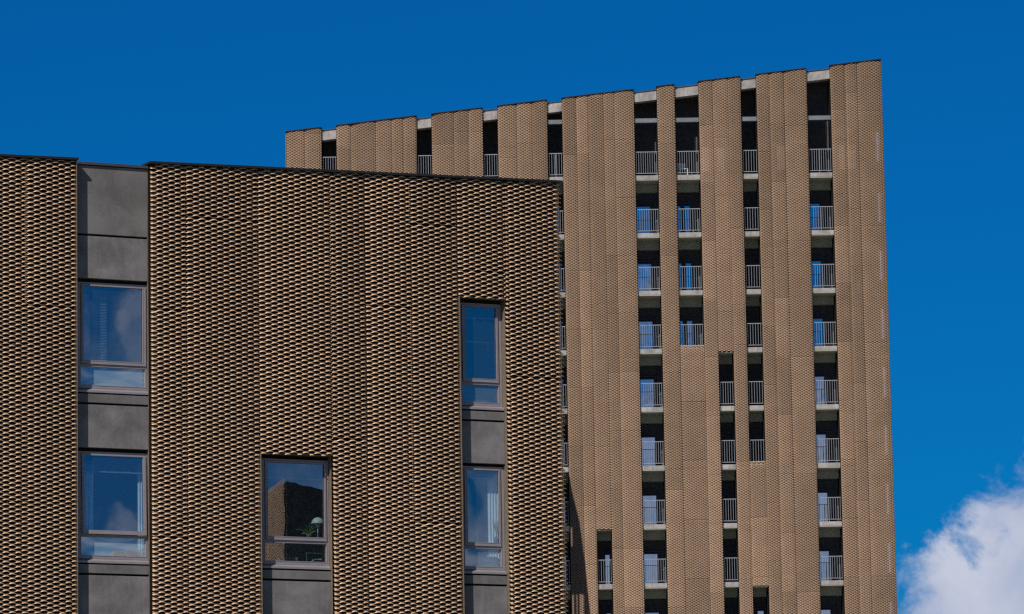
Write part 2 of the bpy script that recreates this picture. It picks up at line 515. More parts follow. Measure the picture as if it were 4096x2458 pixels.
# wall core with openings (boxes butted around the openings), black membrane behind the mesh
DEPTH_B = 0.155
core = MB()
def core_cols(xa, xb, zs):
    for (z0, z1) in zs: core.box(xa, xb, DEPTH_B, 0.6, z0, z1)
core_cols(-9.6, -2.428, [(0, 17.66)])
core_cols(-0.985, 1.106, [(0, 17.69)])
core_cols(1.106, 2.545, [(12.50, 17.72), (0, 7.3)])
core_cols(2.545, 5.123, [(0, 17.76)])
core_cols(5.123, 6.10, [(15.60, 17.80), (0, 7.3)])
core_cols(6.10, 7.21, [(0, 17.83)])
core.build('wall', M['backing'], near)
MB().box(-9.6, 7.21, 0.61, 13.0, 17.30, 17.62).build('roof', M['roof'], near)
MB().box(-9.6, 7.21, 12.4, 12.7, 0, 17.25).build('rear_wall', M['plain'], near)
MB().box(7.0, 7.2, 0.65, 12.35, 0, 17.25).build('side_wall', M['plain'], near)
MB().box(-9.6, -9.4, 0.65, 12.35, 0, 17.25).build('side_wall', M['plain'], near)
# lower storeys, below the picture: plain mesh-coloured wall
MB().box(-9.6, 7.21, 0.05, 0.14, 3.4, ZB - 0.1).build('lower_cladding', M['plain'], near)
MB().box(-9.6, 7.21, 0.16, 0.3, 0.0, 3.3).build('plinth', M['dark_conc'], near)

# coping over the mesh: thin dark folded metal
def coping(xa, xb, f, y0, y1, h, m, nm='roof_coping', lift=0.0):
    return MB().prism([(xa, f(xa) + lift), (xb, f(xb) + lift), (xb, f(xb) + h + lift), (xa, f(xa) + h + lift)], y0, y1).build(nm, m, near)
coping(-9.6, -2.395, ntop, -0.035, 0.62, 0.040, M['coping'], lift=-0.022)
coping(-1.03, 7.29, ntop, -0.035, 0.62, 0.040, M['coping'], lift=-0.022)
MB().box(-2.33, -0.99, 0.14, 0.64, 17.625, 17.672).build('roof_coping', M['cornice'], near, 'grey flat coping over the concrete strip')
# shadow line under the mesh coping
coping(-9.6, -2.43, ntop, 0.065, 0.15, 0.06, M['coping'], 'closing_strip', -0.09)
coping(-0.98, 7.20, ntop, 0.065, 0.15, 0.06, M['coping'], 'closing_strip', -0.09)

# flashings lining the openings
def liner(x0, x1, y0, y1, z0, z1): 
    return MB().box(x0, x1, y0, y1, z0, z1).build('flashing', M['flash'], near)
liner(-0.999, -0.994, 0.168, 0.30, ZB, 17.62)
liner(-2.424, -2.416, 0.005, 0.30, ZB, 17.66)
liner(2.540, 2.550, 0.125, 0.30, ZB, 12.49)
liner(1.110, 1.118, 0.005, 0.30, ZB, 12.49)
liner(6.094, 6.106, 0.095, 0.30, ZB, 15.59)
liner(5.127, 5.135, 0.005, 0.30, ZB, 15.59)
liner(1.120, 2.538, 0.03, 0.29, 12.492, 12.500)
liner(5.137, 6.092, 0.03, 0.29, 15.582, 15.590)

random.seed(4)
CD = 0.18
def conc_panel(x0, x1, z0, z1, m=None, y=CD):
    o = MB().box(x0, x1, y, y + 0.09, z0, z1)
    me = o.mesh('concrete_panel', m or M['dark_conc'])
    ob = link('concrete_panel', me, near)
    ob.data.transform(Matrix.Translation((-(x0), 0, -(z0)))); ob.location = (x0, 0, z0)
    bv = ob.modifiers.new('bevel', 'BEVEL'); bv.width = 0.004; bv.segments = 2
    return ob

def window(x0, x1, gl, gr, ll, lr, sx0, sx1, zt, tilt=0.0, wavy=False, wide=False):
    """frame (part) > sash, pane, lower pane, sill; zt = height of the lintel"""
    top = zt - 0.065
    g0, g1 = zt - 0.135, zt - 1.483          # upper glass
    l0, l1 = zt - 1.60, zt - 1.927           # lower glass
    bot = zt - 1.99
    yf = 0.245
    fr = MB()
    fr.ring(x0, x1, bot, top, ll - x0, x1 - lr, l1 - bot, 0.035, yf, yf + 0.09)
    fr.box(ll, lr, yf, yf + 0.09, l0, l0 + 0.045)
    # dark head box between lintel and frame, and a jamb either side
    w = fr.build('window', M['frame'], near)
    hd = MB().box(x0, x1, yf + 0.03, yf + 0.10, top + 0.003, zt + 0.02).build('head_trim', M['joint'], w)
    # sash
    s = MB()
    sxa, sxb = ll + 0.006, lr - 0.006 if not wide else lr + 0.012
    szb, szt = l0 + 0.05, top - 0.04
    sa, sb = gl - sxa, sxb - gr
    if tilt:
        hinge = szt
        s.ring(0, sxb - sxa, szb - hinge, 0, sa, sb, g1 - szb, szt - g0, 0, 0.05)
        so = s.build('sash', M['frame'], w)
        so.location = (sxa, yf - 0.022, hinge); so.rotation_euler = (-tilt, 0, 0)
        p = pillow((sxb - sxa - sb - sa) / 2 + 0.006, (g0 - g1) / 2 + 0.006, 0.0012)
        me = p.mesh('pane', M['glass']); me.transform(Matrix.Translation(((sa + sxb - sxa - sb) / 2, 0.022, (g0 + g1) / 2 - hinge)))
        po = link('pane', me, w); po.location = so.location; po.rotation_euler = so.rotation_euler
    else:
        s.ring(sxa, sxb, szb, szt, sa, sb, g1 - szb, szt - g0, yf - 0.022, yf - 0.003)
        s.ring(gl - 0.012, gr + 0.012, g1 - 0.012, g0 + 0.012, 0.010, 0.010, 0.010, 0.010, yf - 0.027, yf - 0.0225)
        s.build('sash', M['frame'], w)
        add_pane(gl - 0.02, gr + 0.02, g1 - 0.02, g0 + 0.02, yf + 0.012, w, wavy)
    bd = MB().ring(ll - 0.014, lr + 0.014, l1 - 0.014, l0 + 0.014, 0.012, 0.012, 0.012, 0.012, yf - 0.006, yf - 0.0005)
    bd.build('glazing_bead', M['frame'], w)
    add_pane(ll - 0.005, lr + 0.005, l1 - 0.005, l0 + 0.005, yf + 0.03, w, wavy, None if wavy else ('glass_veil' if x0 < 0 else 'glass_veil_thin'))
    # sill: sloping folded sheet
    a0, a1 = sx0, sx1
    sl = MB()
    zf = zt - 2.038
    sl.add([(a0, 0.165, zf), (a1, 0.165, zf), (a1, 0.25, zf + 0.045), (a0, 0.25, zf + 0.045),
            (a0, 0.165, zf - 0.036), (a1, 0.165, zf - 0.036), (a1, 0.25, zf - 0.036), (a0, 0.25, zf - 0.036)],
           [(0, 1, 2, 3), (4, 7, 6, 5), (0, 4, 5, 1), (3, 2, 6, 7), (0, 3, 7, 4), (1, 5, 6, 2)])
    sl.build('sill', M['sill'], w)
    return w

def pillow(hw, hh, sag, n=14):
    """insulating glass bulges a little; y is depth"""
    b = MB(); vs = []; fs = []
    for j in range(n + 1):
        for i in range(n + 1):
            u_, v_ = 2 * i / n - 1, 2 * j / n - 1
            vs.append((u_ * hw, -sag * (1 - u_ * u_) * (1 - v_ * v_) * (hw / 0.55), v_ * hh))
    for j in range(n):
        for i in range(n):
            a = j * (n + 1) + i; fs.append((a, a + 1, a + n + 2, a + n + 1))
    return b.add(vs, fs, 0, True)

def add_pane(xa, xb, za, zb, y, w, wavy, which=None):
    o = pillow((xb - xa) / 2, (zb - za) / 2, 0.0 if wavy else 0.0012).build('pane', M[which or ('glass_wavy' if wavy else 'glass')], w)
    o.location = ((xa + xb) / 2, y, (za + zb) / 2)
    return o

# strip beside the left mesh
conc_panel(-2.414, -1.002, 16.365, 17.612, M['dark_conc_warm'])
conc_panel(-2.414, -1.002, 15.555, 16.325)
for k in range(2):
    z = 15.555 - FLR * k
    window(-2.412, -1.002, -2.217, -1.09, -2.267, -1.036, -2.412, -1.004, z, tilt=R(1.6) if k else 0.0, wide=(k == 0))
    conc_panel(-2.414, -1.002, z - 2.255, z - 2.100, M['dark_conc_warm'])
    conc_panel(-2.414, -1.002, z - FLR + (0.0 if k == 0 else 0.0), z - 2.293)
# strip of the narrow windows
for k in range(2):
    z = 15.570 - FLR * k
    window(5.139, 6.088, 5.330, 5.970, 5.270, 6.014, 5.139, 6.088, z if k else z, wide=False)
    conc_panel(5.137, 6.092, z - 2.262, z - 2.105, M['dark_conc_warm'])
    conc_panel(5.137, 6.092, z - FLR - 0.012, z - 2.300)
# the middle window
window(1.122, 2.534, 1.332, 2.443, 1.275, 2.485, 1.122, 2.534, 12.490, wavy=True)
conc_panel(1.120, 2.538, 12.490 - 2.262, 12.490 - 2.105, M['dark_conc_warm'])
conc_panel(1.120, 2.538, 9.0, 12.490 - 2.300)
# dark panel behind the joints
for (a, b, zt) in ((-2.333, -1.004, 17.6), (5.2, 6.09, 15.5), (1.18, 2.535, 12.4)):
    j = MB()
    z = zt
    zs = []
    if a < -2: zs = [(15.56, 17.6), (12.50, 13.60), (9.0, 10.53)]
    elif a > 5: zs = [(12.51, 13.60), (9.0, 10.53)]
    else: zs = [(9.0, 10.45)]
    for (p, q) in zs: MB().box(a, b, 0.275, 0.33, p, q).build('joint_backing', M['joint'], near)

# rooms behind the glass: one shell each, open to the window
def room(x0, x1, zf, zc, name='room'):
    r_ = MB()
    d0, d1 = 0.62, 5.0
    r_.box(x0, x1, d0 + 4.3, d0 + 4.4, zf, zc, 0)
    r_.box(x0 - 0.1, x0, d0, d1, zf, zc, 0); r_.box(x1, x1 + 0.1, d0, d1, zf, zc, 0)
    r_.box(x0 - 0.1, x1 + 0.1, d0, d1, zf - 0.1, zf - 0.003, 1); r_.box(x0 - 0.1, x1 + 0.1, d0, d1, zc + 0.003, zc + 0.1, 0)
    return r_.build(name, [M['room'], M['roomfloor']], near)
for (a, b) in ((-3.4, -0.2), (0.1, 3.5), (4.2, 7.0)):
    for k in range(2):
        zf = 12.85 - FLR * k
        room(a, b, zf, zf + 2.75)

# ------------------------------------------------------------------ what stands behind the near windows
def place(o, x, y, z):
    o.matrix_world = NM @ Matrix.Translation((x, y, z)); return o

def curtain(x0, x1, z0, z1, label, folds=4, gather=0.0):
    b = MB(); n = 48; rows = 12
    vs = []; fs = []
    for j in range(rows + 1):
        tz = j / rows
        for i in range(n + 1):
            t = i / n
            sq = 1 - gather * (1 - tz)
            x = x0 + (x1 - x0) * (t * sq if gather >= 0 else t)
            y = 0.012 * math.sin(t * folds * 2 * math.pi + 0.6 * math.sin(3 * tz)) * (0.6 + 0.4 * (1 - tz))
            vs.append((x - x0, y, z0 + (z1 - z0) * tz - z0))
    for j in range(rows):
        for i in range(n):
            a = j * (n + 1) + i
            fs.append((a, a + 1, a + n + 2, a + n + 1))
    b.add(vs, fs, 0, True)
    o = b.build('curtain', M['curtain'])
    sd = o.modifiers.new('thick', 'SOLIDIFY'); sd.thickness = 0.003
    tag(o, label, 'curtain', 'curtains behind the near windows')
    return place(o, x0, 0.47, z0)

curtain(-2.24, -1.945, 10.45, 12.30, 'long pale curtain at the left side of the lower wide window left of the mesh', 5, 0.05)
curtain(-1.10, -0.96, 10.45, 12.30, 'narrow pale curtain at the right side of the lower wide window', 3, -0.1)
curtain(5.86, 6.09, 10.45, 12.36, 'pale curtain at the right side of the lower narrow window', 4, 0.0)

def blind(x0, x1, z0, z1, label, n, m='blind', hem=0.02):
    root = bpy.data.objects.new('window_blind', None); COL.objects.link(root)
    tag(root, label, 'blind', 'blinds behind the near windows')
    b = MB()
    for i in range(n):
        z = (z1 - z0) * (i + 0.5) / n
        b.add([(0, -0.010, z - 0.007), (x1 - x0, -0.010, z - 0.007), (x1 - x0, 0.010, z + 0.007), (0, 0.010, z + 0.007)], [(0, 1, 2, 3)])
    b.build('slats', M[m], root)
    MB().box(0, x1 - x0, -0.012, 0.012, -hem, 0).build('bottom_rail', M[m], root)
    MB().box(0, x1 - x0, -0.02, 0.02, z1 - z0, z1 - z0 + 0.04).build('head_rail', M[m], root)
    root.matrix_world = NM @ Matrix.Translation((x0, 0.39, z0))
    return root
blind(-2.25, -1.72, 13.75, 15.45, 'grey slatted blind lowered over the left half of the upper wide window', 60)
blind(-2.25, -1.05, 12.09, 12.38, 'slatted blind drawn up to the top of the lower wide window', 10)
blind(1.30, 2.48, 12.10, 12.40, 'slatted blind at the top of the middle window with the lamp', 11)
blind(5.30, 6.02, 15.26, 15.46, 'slatted blind at the top of the upper narrow window', 8)
blind(5.30, 6.02, 12.24, 12.38, 'slatted blind drawn up at the top of the lower narrow window', 5)

# rail and shelf seen through the upper narrow window
root = bpy.data.objects.new('wall_shelf', None); COL.objects.link(root)
tag(root, 'thin pale shelf crossing the upper narrow window', 'shelf')
MB().box(0, 1.0, 0, 0.10, 0, 0.018).build('board', M['linen'], root)
MB().box(0.10, 0.12, 0.05, 0.09, -0.12, 0.0).build('bracket', M['linen'], root)
MB().box(0.90, 0.92, 0.05, 0.09, -0.12, 0.0).build('bracket', M['linen'], root)
root.matrix_world = NM @ Matrix.Translation((5.1, 0.62, 14.83))

# middle window: sideboard top, lamp, plant, boxes
sb = bpy.data.objects.new('sideboard', None); COL.objects.link(sb)
tag(sb, 'dark sideboard just inside the middle window, carrying the lamp', 'sideboard')
MB().box(0, 1.55, 0, 0.42, -0.03, 0).build('top_board', M['drawer'], sb)
MB().box(0, 1.55, 0, 0.42, -0.50, -0.47).build('shelf', M['drawer'], sb)
MB().box(0.03, 1.52, 0.395, 0.415, -0.467, -0.033).build('back_board', M['drawer'], sb)
for x in (0.0, 0.80, 1.53):
    MB().box(x, x + 0.02, 0.01, 0.39, -1.05, -0.505).build('leg', M['drawer'], sb)
for x in (0.0, 1.535):
    MB().box(x, x + 0.015, 0.01, 0.39, -0.465, -0.035).build('side_board', M['drawer'], sb)
sb.matrix_world = NM @ Matrix.Translation((1.20, 0.50, 11.03))

lamp = bpy.data.objects.new('table_lamp', None); COL.objects.link(lamp)
tag(lamp, 'white mushroom table lamp with domed shade in the middle window', 'lamp')
prof = [(0.118 * math.cos(a), 0.118 * math.sin(a) * 0.98) for a in np.linspace(0, math.pi / 2, 10)]
prof[-1] = (0.002, prof[-1][1])
sh = MB().lathe(prof, (0, 0, 0.275)).lathe([(0.112, 0.0), (0.118, 0.0)], (0, 0, 0.275)).build('lamp_shade', M['white'], lamp)
g_ = [(0.062 * math.sin(a) + 0.001, -0.062 * math.cos(a)) for a in np.linspace(0, math.pi * 0.6, 9)]
MB().lathe(g_, (0, 0, 0.262)).build('lower_shade', M['white'], lamp)
MB().tube([(0, 0, 0.01), (0, 0, 0.205)], 0.009, 10).build('stem', M['white'], lamp)
MB().lathe([(0.001, 0.014), (0.05, 0.012), (0.07, 0.0)], (0, 0, 0.0)).build('base', M['white'], lamp)
lamp.matrix_world = NM @ Matrix.Translation((2.468, 0.60, 11.032))

pl = bpy.data.objects.new('potted_plant', None); COL.objects.link(pl)
tag(pl, 'green leafy houseplant beside the white lamp in the middle window', 'plant')
MB().lathe([(0.001, 0.0), (0.035, 0.0), (0.048, 0.07), (0.042, 0.07), (0.040, 0.055), (0.001, 0.055)], (0, 0, 0)).build('pot', M['pot'], pl)
lv = MB(); random.seed(11)
for (dx, dz, w_) in ((-0.26, 0.10, 0.020), (-0.13, 0.05, 0.030), (-0.07, 0.13, 0.026), (0.02, 0.23, 0.028), (0.09, 0.20, 0.026), (0.14, 0.16, 0.026),
                     (0.15, 0.08, 0.024), (-0.17, 0.02, 0.026), (0.06, 0.26, 0.018), (-0.04, 0.19, 0.02)):
    dy = random.uniform(-0.06, 0.06); n = 8; pts = []
    for i in range(n + 1):
        t = i / n
        pts.append(Vector((dx * t, dy * t, 0.05 + dz * 1.45 * t - dz * 0.45 * t * t + 0.12 * abs(dx) * math.sin(t * math.pi))))
    vs = []; fs = []
    for i, p in enumerate(pts):
        t = i / n; hw = w_ * 0.5 * math.sin(math.pi * min(0.97, 0.12 + t * 0.86))
        vs += [p + Vector((0, 0.3, 1)).normalized() * hw, p + Vector((0, -0.010, -0.004)), p - Vector((0, -0.3, 1)).normalized() * hw]
    for i in range(n):
        for s_ in (0, 1):
            a = i * 3 + s_; fs.append((a, a + 1, a + 4, a + 3))
    lv.add(vs, fs, 0, True)
lo = lv.build('leaves', M['leaf'], pl)
s_ = lo.modifiers.new('thick', 'SOLIDIFY'); s_.thickness = 0.002
pl.matrix_world = NM @ Matrix.Translation((2.29, 0.60, 11.032))

SH = 11.03 - 0.47
bx = bpy.data.objects.new('storage_box', None); COL.objects.link(bx)
tag(bx, 'pale grey-green storage box with a handle slot behind the lower middle pane', 'box')
MB().box(0, 0.20, 0, 0.008, 0, 0.11).box(0, 0.20, 0, 0.008, 0.135, 0.17).box(0, 0.065, 0, 0.008, 0.11, 0.135).box(0.135, 0.20, 0, 0.008, 0.11, 0.135)\
    .box(0, 0.008, 0.008, 0.26, 0, 0.17).box(0.192, 0.20, 0.008, 0.26, 0, 0.17).box(0.008, 0.192, 0.252, 0.26, 0, 0.17).build('box_body', M['box'], bx)
bx.matrix_world = NM @ Matrix.Translation((1.58, 0.58, SH + 0.001))
du = bpy.data.objects.new('drawer_unit', None); COL.objects.link(du)
tag(du, 'low grey drawer unit of two drawers next to the storage box', 'drawers')
MB().box(0, 0.27, 0.01, 0.24, 0, 0.118).build('case', M['drawer'], du)
for z in (0.006, 0.064):
    MB().box(0.006, 0.264, 0, 0.0095, z, z + 0.048).build('drawer', M['box'], du)
du.matrix_world = NM @ Matrix.Translation((1.80, 0.60, SH + 0.001))
rk = bpy.data.objects.new('wire_rack', None); COL.objects.link(rk)
tag(rk, 'steel rack with a pale top at the right of the lower middle pane', 'rack')
MB().box(0, 0.36, 0, 0.2, 0.195, 0.205).build('top_shelf', M['steel'], rk)
for x in (0.0, 0.35):
    MB().box(x, x + 0.012, 0.0, 0.012, 0.0, 0.194).build('leg', M['steel'], rk)
    MB().box(x, x + 0.012, 0.188, 0.2, 0.0, 0.194).build('leg', M['steel'], rk)
rk.matrix_world = NM @ Matrix.Translation((2.235, 0.60, SH + 0.001))
cb = MB().tube([(-0.17, 0, 0.0), (-0.12, 0, 0.03), (-0.09, 0, 0.05), (-0.07, 0, 0.10)], 0.004).tube([(-0.09, 0, 0.05), (-0.02, 0, 0.09), (0.06, 0, 0.095)], 0.006)\
    .box(0.03, 0.11, -0.006, 0.006, 0.082, 0.104).build('desk_gadget', M['white'])
tag(cb, 'white angled gadget standing on the shelf under the steel rack', 'gadget'); place(cb, 2.46, 0.66, SH + 0.004)
ca = MB().tube([(0, 0, 0.175), (0.03, 0, 0.178), (0.08, 0, 0.12), (0.115, 0, 0.05), (0.135, 0, 0.004)], 0.004).build('cable', M['white'])
tag(ca, 'thin white cable hanging in an arc before the drawer unit', 'cable'); place(ca, 1.80, 0.56, SH + 0.002)

# lower narrow window: table, candle, vase, bowl, cushion, book
tb = bpy.data.objects.new('window_table', None); COL.objects.link(tb)
tag(tb, 'glass-topped table inside the lower narrow window carrying a candle', 'table')
MB().box(0, 0.92, 0, 0.5, -0.025, 0).build('table_top', M['linen'], tb)
MB().box(0.05, 0.87, 0.03, 0.44, -0.485, -0.465).build('lower_shelf', M['linen'], tb)
for (x, y) in ((0.0, 0.02), (0.87, 0.02), (0.0, 0.45), (0.87, 0.45)):
    MB().box(x, x + 0.03, y, y + 0.03, -1.2, -0.027).build('leg', M['drawer'], tb)
tb.matrix_world = NM @ Matrix.Translation((5.19, 0.36, 11.035))
cd = bpy.data.objects.new('candle', None); COL.objects.link(cd)
tag(cd, 'white tapered candle standing in the lower narrow window', 'candle')
MB().lathe([(0.016, 0.0), (0.016, 0.02), (0.012, 0.03), (0.013, 0.19), (0.002, 0.235)], (0, 0, 0), 14).build('wax', M['wax'], cd)
MB().tube([(0, 0, 0.236), (0, 0, 0.245)], 0.0015, 5).build('wick', M['joint'], cd)
cd.matrix_world = NM @ Matrix.Translation((5.61, 0.44, 11.036))
vs_ = bpy.data.objects.new('vase', None); COL.objects.link(vs_)
tag(vs_, 'brown vase of dried grass before the curtain in the lower narrow window', 'vase')
MB().lathe([(0.001, 0), (0.036, 0), (0.044, 0.03), (0.040, 0.07), (0.026, 0.10), (0.030, 0.12), (0.024, 0.12), (0.020, 0.09), (0.001, 0.06)], (0, 0, 0), 20).build('vase_body', M['vase'], vs_)
gs = MB(); random.seed(3)
for i in range(34):
    a = random.uniform(0, 6.28); s_ = random.uniform(0.02, 0.085); hh = random.uniform(0.36, 0.46)
    gs.tube([(0, 0, 0.08), (0.2 * s_ * math.cos(a), 0.2 * s_ * math.sin(a), 0.2), (s_ * math.cos(a), s_ * math.sin(a), hh - 0.05),
             (1.25 * s_ * math.cos(a), 1.2 * s_ * math.sin(a), hh)], [0.0015, 0.0015, 0.0035, 0.001], 4)
gs.build('dried_grass', M['straw'], vs_)
vs_.matrix_world = NM @ Matrix.Translation((5.99, 0.40, 11.036))
T0 = 11.035 - 0.465
bw = MB()
pr = [(0.001, 0.0), (0.06, 0.005), (0.115, 0.05), (0.13, 0.10), (0.122, 0.10), (0.105, 0.055), (0.05, 0.015), (0.001, 0.012)]
bw.lathe(pr, (0, 0, 0), 36)
bo = bw.build('bowl', M['rose']); tag(bo, 'rosy round bowl tipped on its side behind the lower narrow pane', 'bowl')
bo.matrix_world = NM @ Matrix.Translation((5.58, 0.50, T0 + 0.15)) @ Matrix.Rotation(R(62), 4, 'X') @ Matrix.Rotation(R(-25), 4, 'Y')
cu = MB(); vs = []; fs = []
nu, nv = 24, 14
for j in range(nv + 1):
    v_ = -math.pi / 2 + math.pi * j / nv
    for i in range(nu):
        u_ = 2 * math.pi * i / nu
        sg = lambda t, e: math.copysign(abs(t) ** e, t)
        vs.append((0.20 * sg(math.cos(v_), .6) * sg(math.cos(u_), .5), 0.10 * sg(math.cos(v_), .7) * sg(math.sin(u_), .6), 0.085 * math.sin(v_) + 0.012 * math.sin(4 * u_)))
for j in range(nv):
    for i in range(nu):
        fs.append((j * nu + i, j * nu + (i + 1) % nu, (j + 1) * nu + (i + 1) % nu, (j + 1) * nu + i))
cu.add(vs, fs, 0, True)
co_ = cu.build('cushion', M['linen']); tag(co_, 'pale folded cushion behind the right half of the lower narrow pane', 'cushion')
co_.matrix_world = NM @ Matrix.Translation((5.90, 0.53, T0 + 0.165)) @ Matrix.Rotation(R(8), 4, 'Y')
bk = bpy.data.objects.new('book', None); COL.objects.link(bk)
tag(bk, 'thick pale book lying under the cushion in the lower narrow window', 'book')
MB().box(0, 0.34, 0, 0.2, 0, 0.006).box(0, 0.34, 0, 0.2, 0.062, 0.068).box(0, 0.34, 0.19, 0.2, 0.0065, 0.0615).build('cover', M['white'], bk)
MB().box(0.004, 0.336, 0.004, 0.188, 0.0065, 0.0615).build('pages', M['linen'], bk)
bk.matrix_world = NM @ Matrix.Translation((5.73, 0.44, T0 + 0.001))
for i, (x_, r0, h_, m_) in enumerate(((-1.45, 0.03, 0.10, 'pot'), (-1.32, 0.022, 0.15, 'wax'), (-1.62, 0.02, 0.07, 'straw'))):
    o = MB().lathe([(0.001, 0), (r0, 0), (r0 * 1.15, h_ * 0.6), (r0 * 0.8, h_), (r0 * 0.7, h_), (r0, h_ * 0.6), (0.001, 0.01)], (0, 0, 0), 16).build('jar', M[m_])
    tag(o, ['brown clay jar', 'tall pale jar', 'small straw-coloured jar'][i] + ' on the board behind the low pane of the lower wide window', 'jar', 'jars on the window board')
    place(o, x_, 0.47, 10.576)
# small things on a shelf behind the lower wide window's low pane
sh2 = bpy.data.objects.new('window_shelf', None); COL.objects.link(sh2)
tag(sh2, 'pale board inside the low pane of the lower wide window', 'shelf')
MB().box(0, 1.3, 0, 0.25, -0.02, 0).build('board', M['linen'], sh2)
MB().box(0.1, 0.12, 0.05, 0.2, -0.15, -0.021).build('bracket', M['linen'], sh2)
MB().box(1.1, 1.12, 0.05, 0.2, -0.15, -0.021).build('bracket', M['linen'], sh2)
sh2.matrix_world = NM @ Matrix.Translation((-2.30, 0.40, 10.575))
bt = MB().lathe([(0.001, 0), (0.024, 0), (0.024, 0.09), (0.012, 0.115), (0.012, 0.13), (0.001, 0.13)], (0, 0, 0), 16).build('bottle', M['wax'])
tag(bt, 'small pale bottle behind the low pane of the lower wide window', 'bottle'); place(bt, -1.77, 0.47, 10.576)

# ------------------------------------------------------------------ tower
TYA = R(0.1973)
tow = bpy.data.objects.new('apartment_tower', None); COL.objects.link(tow)
tow.location = (0, 245, 0); tow.rotation_euler = (0, 0, TYA)
tag(tow, 'tall apartment tower of bronze mesh bands and balcony strips under a slanting roof', 'building')
ttop = lambda x: 49.60 + (x + 11.732) * 0.1073
XL, XR = -11.72, 19.64
ZT = 20.5
strips = dict(S1=(-9.865, -9.065), S2=(-4.86, -4.057), S3=(-1.38, -0.576), S4=(2.012, 2.817), S5=(6.59, 7.815), S6=(8.745, 10.01),
              S7=(12.215, 13.06), S8=(15.70, 16.96), S9=(10.727, 11.525), S10=(4.194, 4.989), S11=(12.22, 13.034))
RAIL0 = 48.255
H3 = 3.070
def slab_top(k): return RAIL0 - 1.265 - H3 * k
# mesh sheets: full height bands between the strips, cut in sheets about a metre wide
seams = [XL, -10.75, -9.865, None, -9.065, -8.35, -7.0, -6.15, -5.55, -4.86, None, -4.057, -2.9, -2.1, -1.38, None, -0.576, 0.42, 1.2, 2.012, None,
         2.817, 3.55, 4.194, 4.989, 5.55, 6.59, None, 7.815, 8.745, None, 10.01, 10.727, 11.525, 12.215, None, 13.06, 13.72, 14.5, 15.70, None,
         16.96, 17.75, 18.38, XR]
tseg = []
for a, b in zip(seams[:-1], seams[1:]):
    if a is not None and b is not None: tseg.append((a, b))
    if a is None: pass
random.seed(21)
extra = [(8.745, 10.01, 37.93 - 0.0, 'S6'), (12.215, 13.06, 31.80, 'S7')]     # sheets closing the strips that end
tj = {}
for i, (a, b) in enumerate(tseg):
    zb = ZT
    if b <= 2.1: zb = 44.2                    # hidden behind the near building below this
    z0 = zb
    holes = []
    if (a, b) == (10.727, 11.525): holes = [(10.6, 11.6, 0, slab_top(3) - 0.225)]
    if (a, b) == (4.194, 4.989): holes = [(4.1, 5.05, 0, slab_top(6) - 0.225)]
    pitch_ = 3.07 if i % 3 else 6.14
    z_ = 51.05 - random.choice([0.0, 0.9, 1.6, 2.3]); js = []
    while z_ > max(zb, 21): js.append(z_); z_ -= pitch_
    expanded('screen_panel', a, b, z0, ttop, M['mesh_b'], tow, per=8, thick=0.0, bow=random.uniform(0.04, 0.08) * min(1.0, (b - a)), gap=0.003, jgap=0.015, tone=0.13,
             yaw=random.uniform(-2.0, 2.0), joints=js, holes=holes, seed=50 + i, wob=0.002)
for (a, b, zt, s_) in extra:
    holes = []
    if s_ == 'S7': holes = [(12.1, 13.1, 0, slab_top(7) - 0.225)]
    expanded('screen_panel', a, b, ZT, (lambda zz: (lambda x: zz + 0 * x))(zt), M['mesh_b'], tow, per=8, thick=0.0, bow=0.03, yaw=0.8,
             joints=[zt - 3.07 * q_ for q_ in range(1, 5)], holes=holes, seed=90, wob=0.002, gap=0.01, jgap=0.024, tone=0.14)
# side sheets turning both corners
Ml = Matrix.Translation((XL - 0.01, 0.05, 0)) @ Matrix.Rotation(R(90), 4, 'Z') @ Matrix.Scale(-1, 4, (0, 1, 0))
expanded('screen_panel', 0.0, 1.3, 44.2, lambda x: 49.6 + 0 * x, M['mesh_b'], tow, per=4, thick=0.0, seed=70, frame=Ml, base=-0.01)
Mr = Matrix.Translation((XR + 0.01, 0.05, 0)) @ Matrix.Rotation(R(90), 4, 'Z')
expanded('screen_panel', 0.0, 1.3, ZT, lambda x: 52.95 + 0 * x, M['mesh_b'], tow, per=4, thick=0.0, seed=71, frame=Mr, base=-0.01)

# core: black-backed wall piers between the loggias
YB = 0.20
def pier(xa, xb, za=0.0, zt=None):
    z1 = zt if zt else None
    poly = [(xa, za), (xb, za), (xb, (zt or ttop(xb) - 0.06)), (xa, (zt or ttop(xa) - 0.06))]
    return MB().prism(poly, YB, 2.4).build('wall_pier', M['backing'], tow)
pier(XL + 0.02, -9.845); pier(-9.085, -4.84); pier(-4.077, -1.36); pier(-0.596, 2.032)
pier(2.797, 4.214); pier(4.969, 6.61); pier(4.217, 4.966, slab_top(6) - 0.24); 
pier(7.795, 8.765); pier(9.99, 10.747); pier(10.75, 11.502, slab_top(3) - 0.24); pier(11.505, 12.235); pier(13.04, 15.72); pier(16.94, XR - 0.02)
pier(8.768, 9.987, 0.0, slab_top(3) - 0.23)
pier(12.238, 13.037, slab_top(7) - 0.24, slab_top(5) - 0.23)
ys = 2.45
MB().prism([(XL + 0.02, 0), (XR - 0.02, 0), (XR - 0.02, ttop(XR) - 0.1), (XL + 0.02, ttop(XL) - 0.1)], ys, 18.0).build('tower_core', M['plain'], tow)
MB().box(XL, XR, 0.03, 0.15, 3.2, ZT - 0.06).build('lower_cladding', M['plain'], tow)

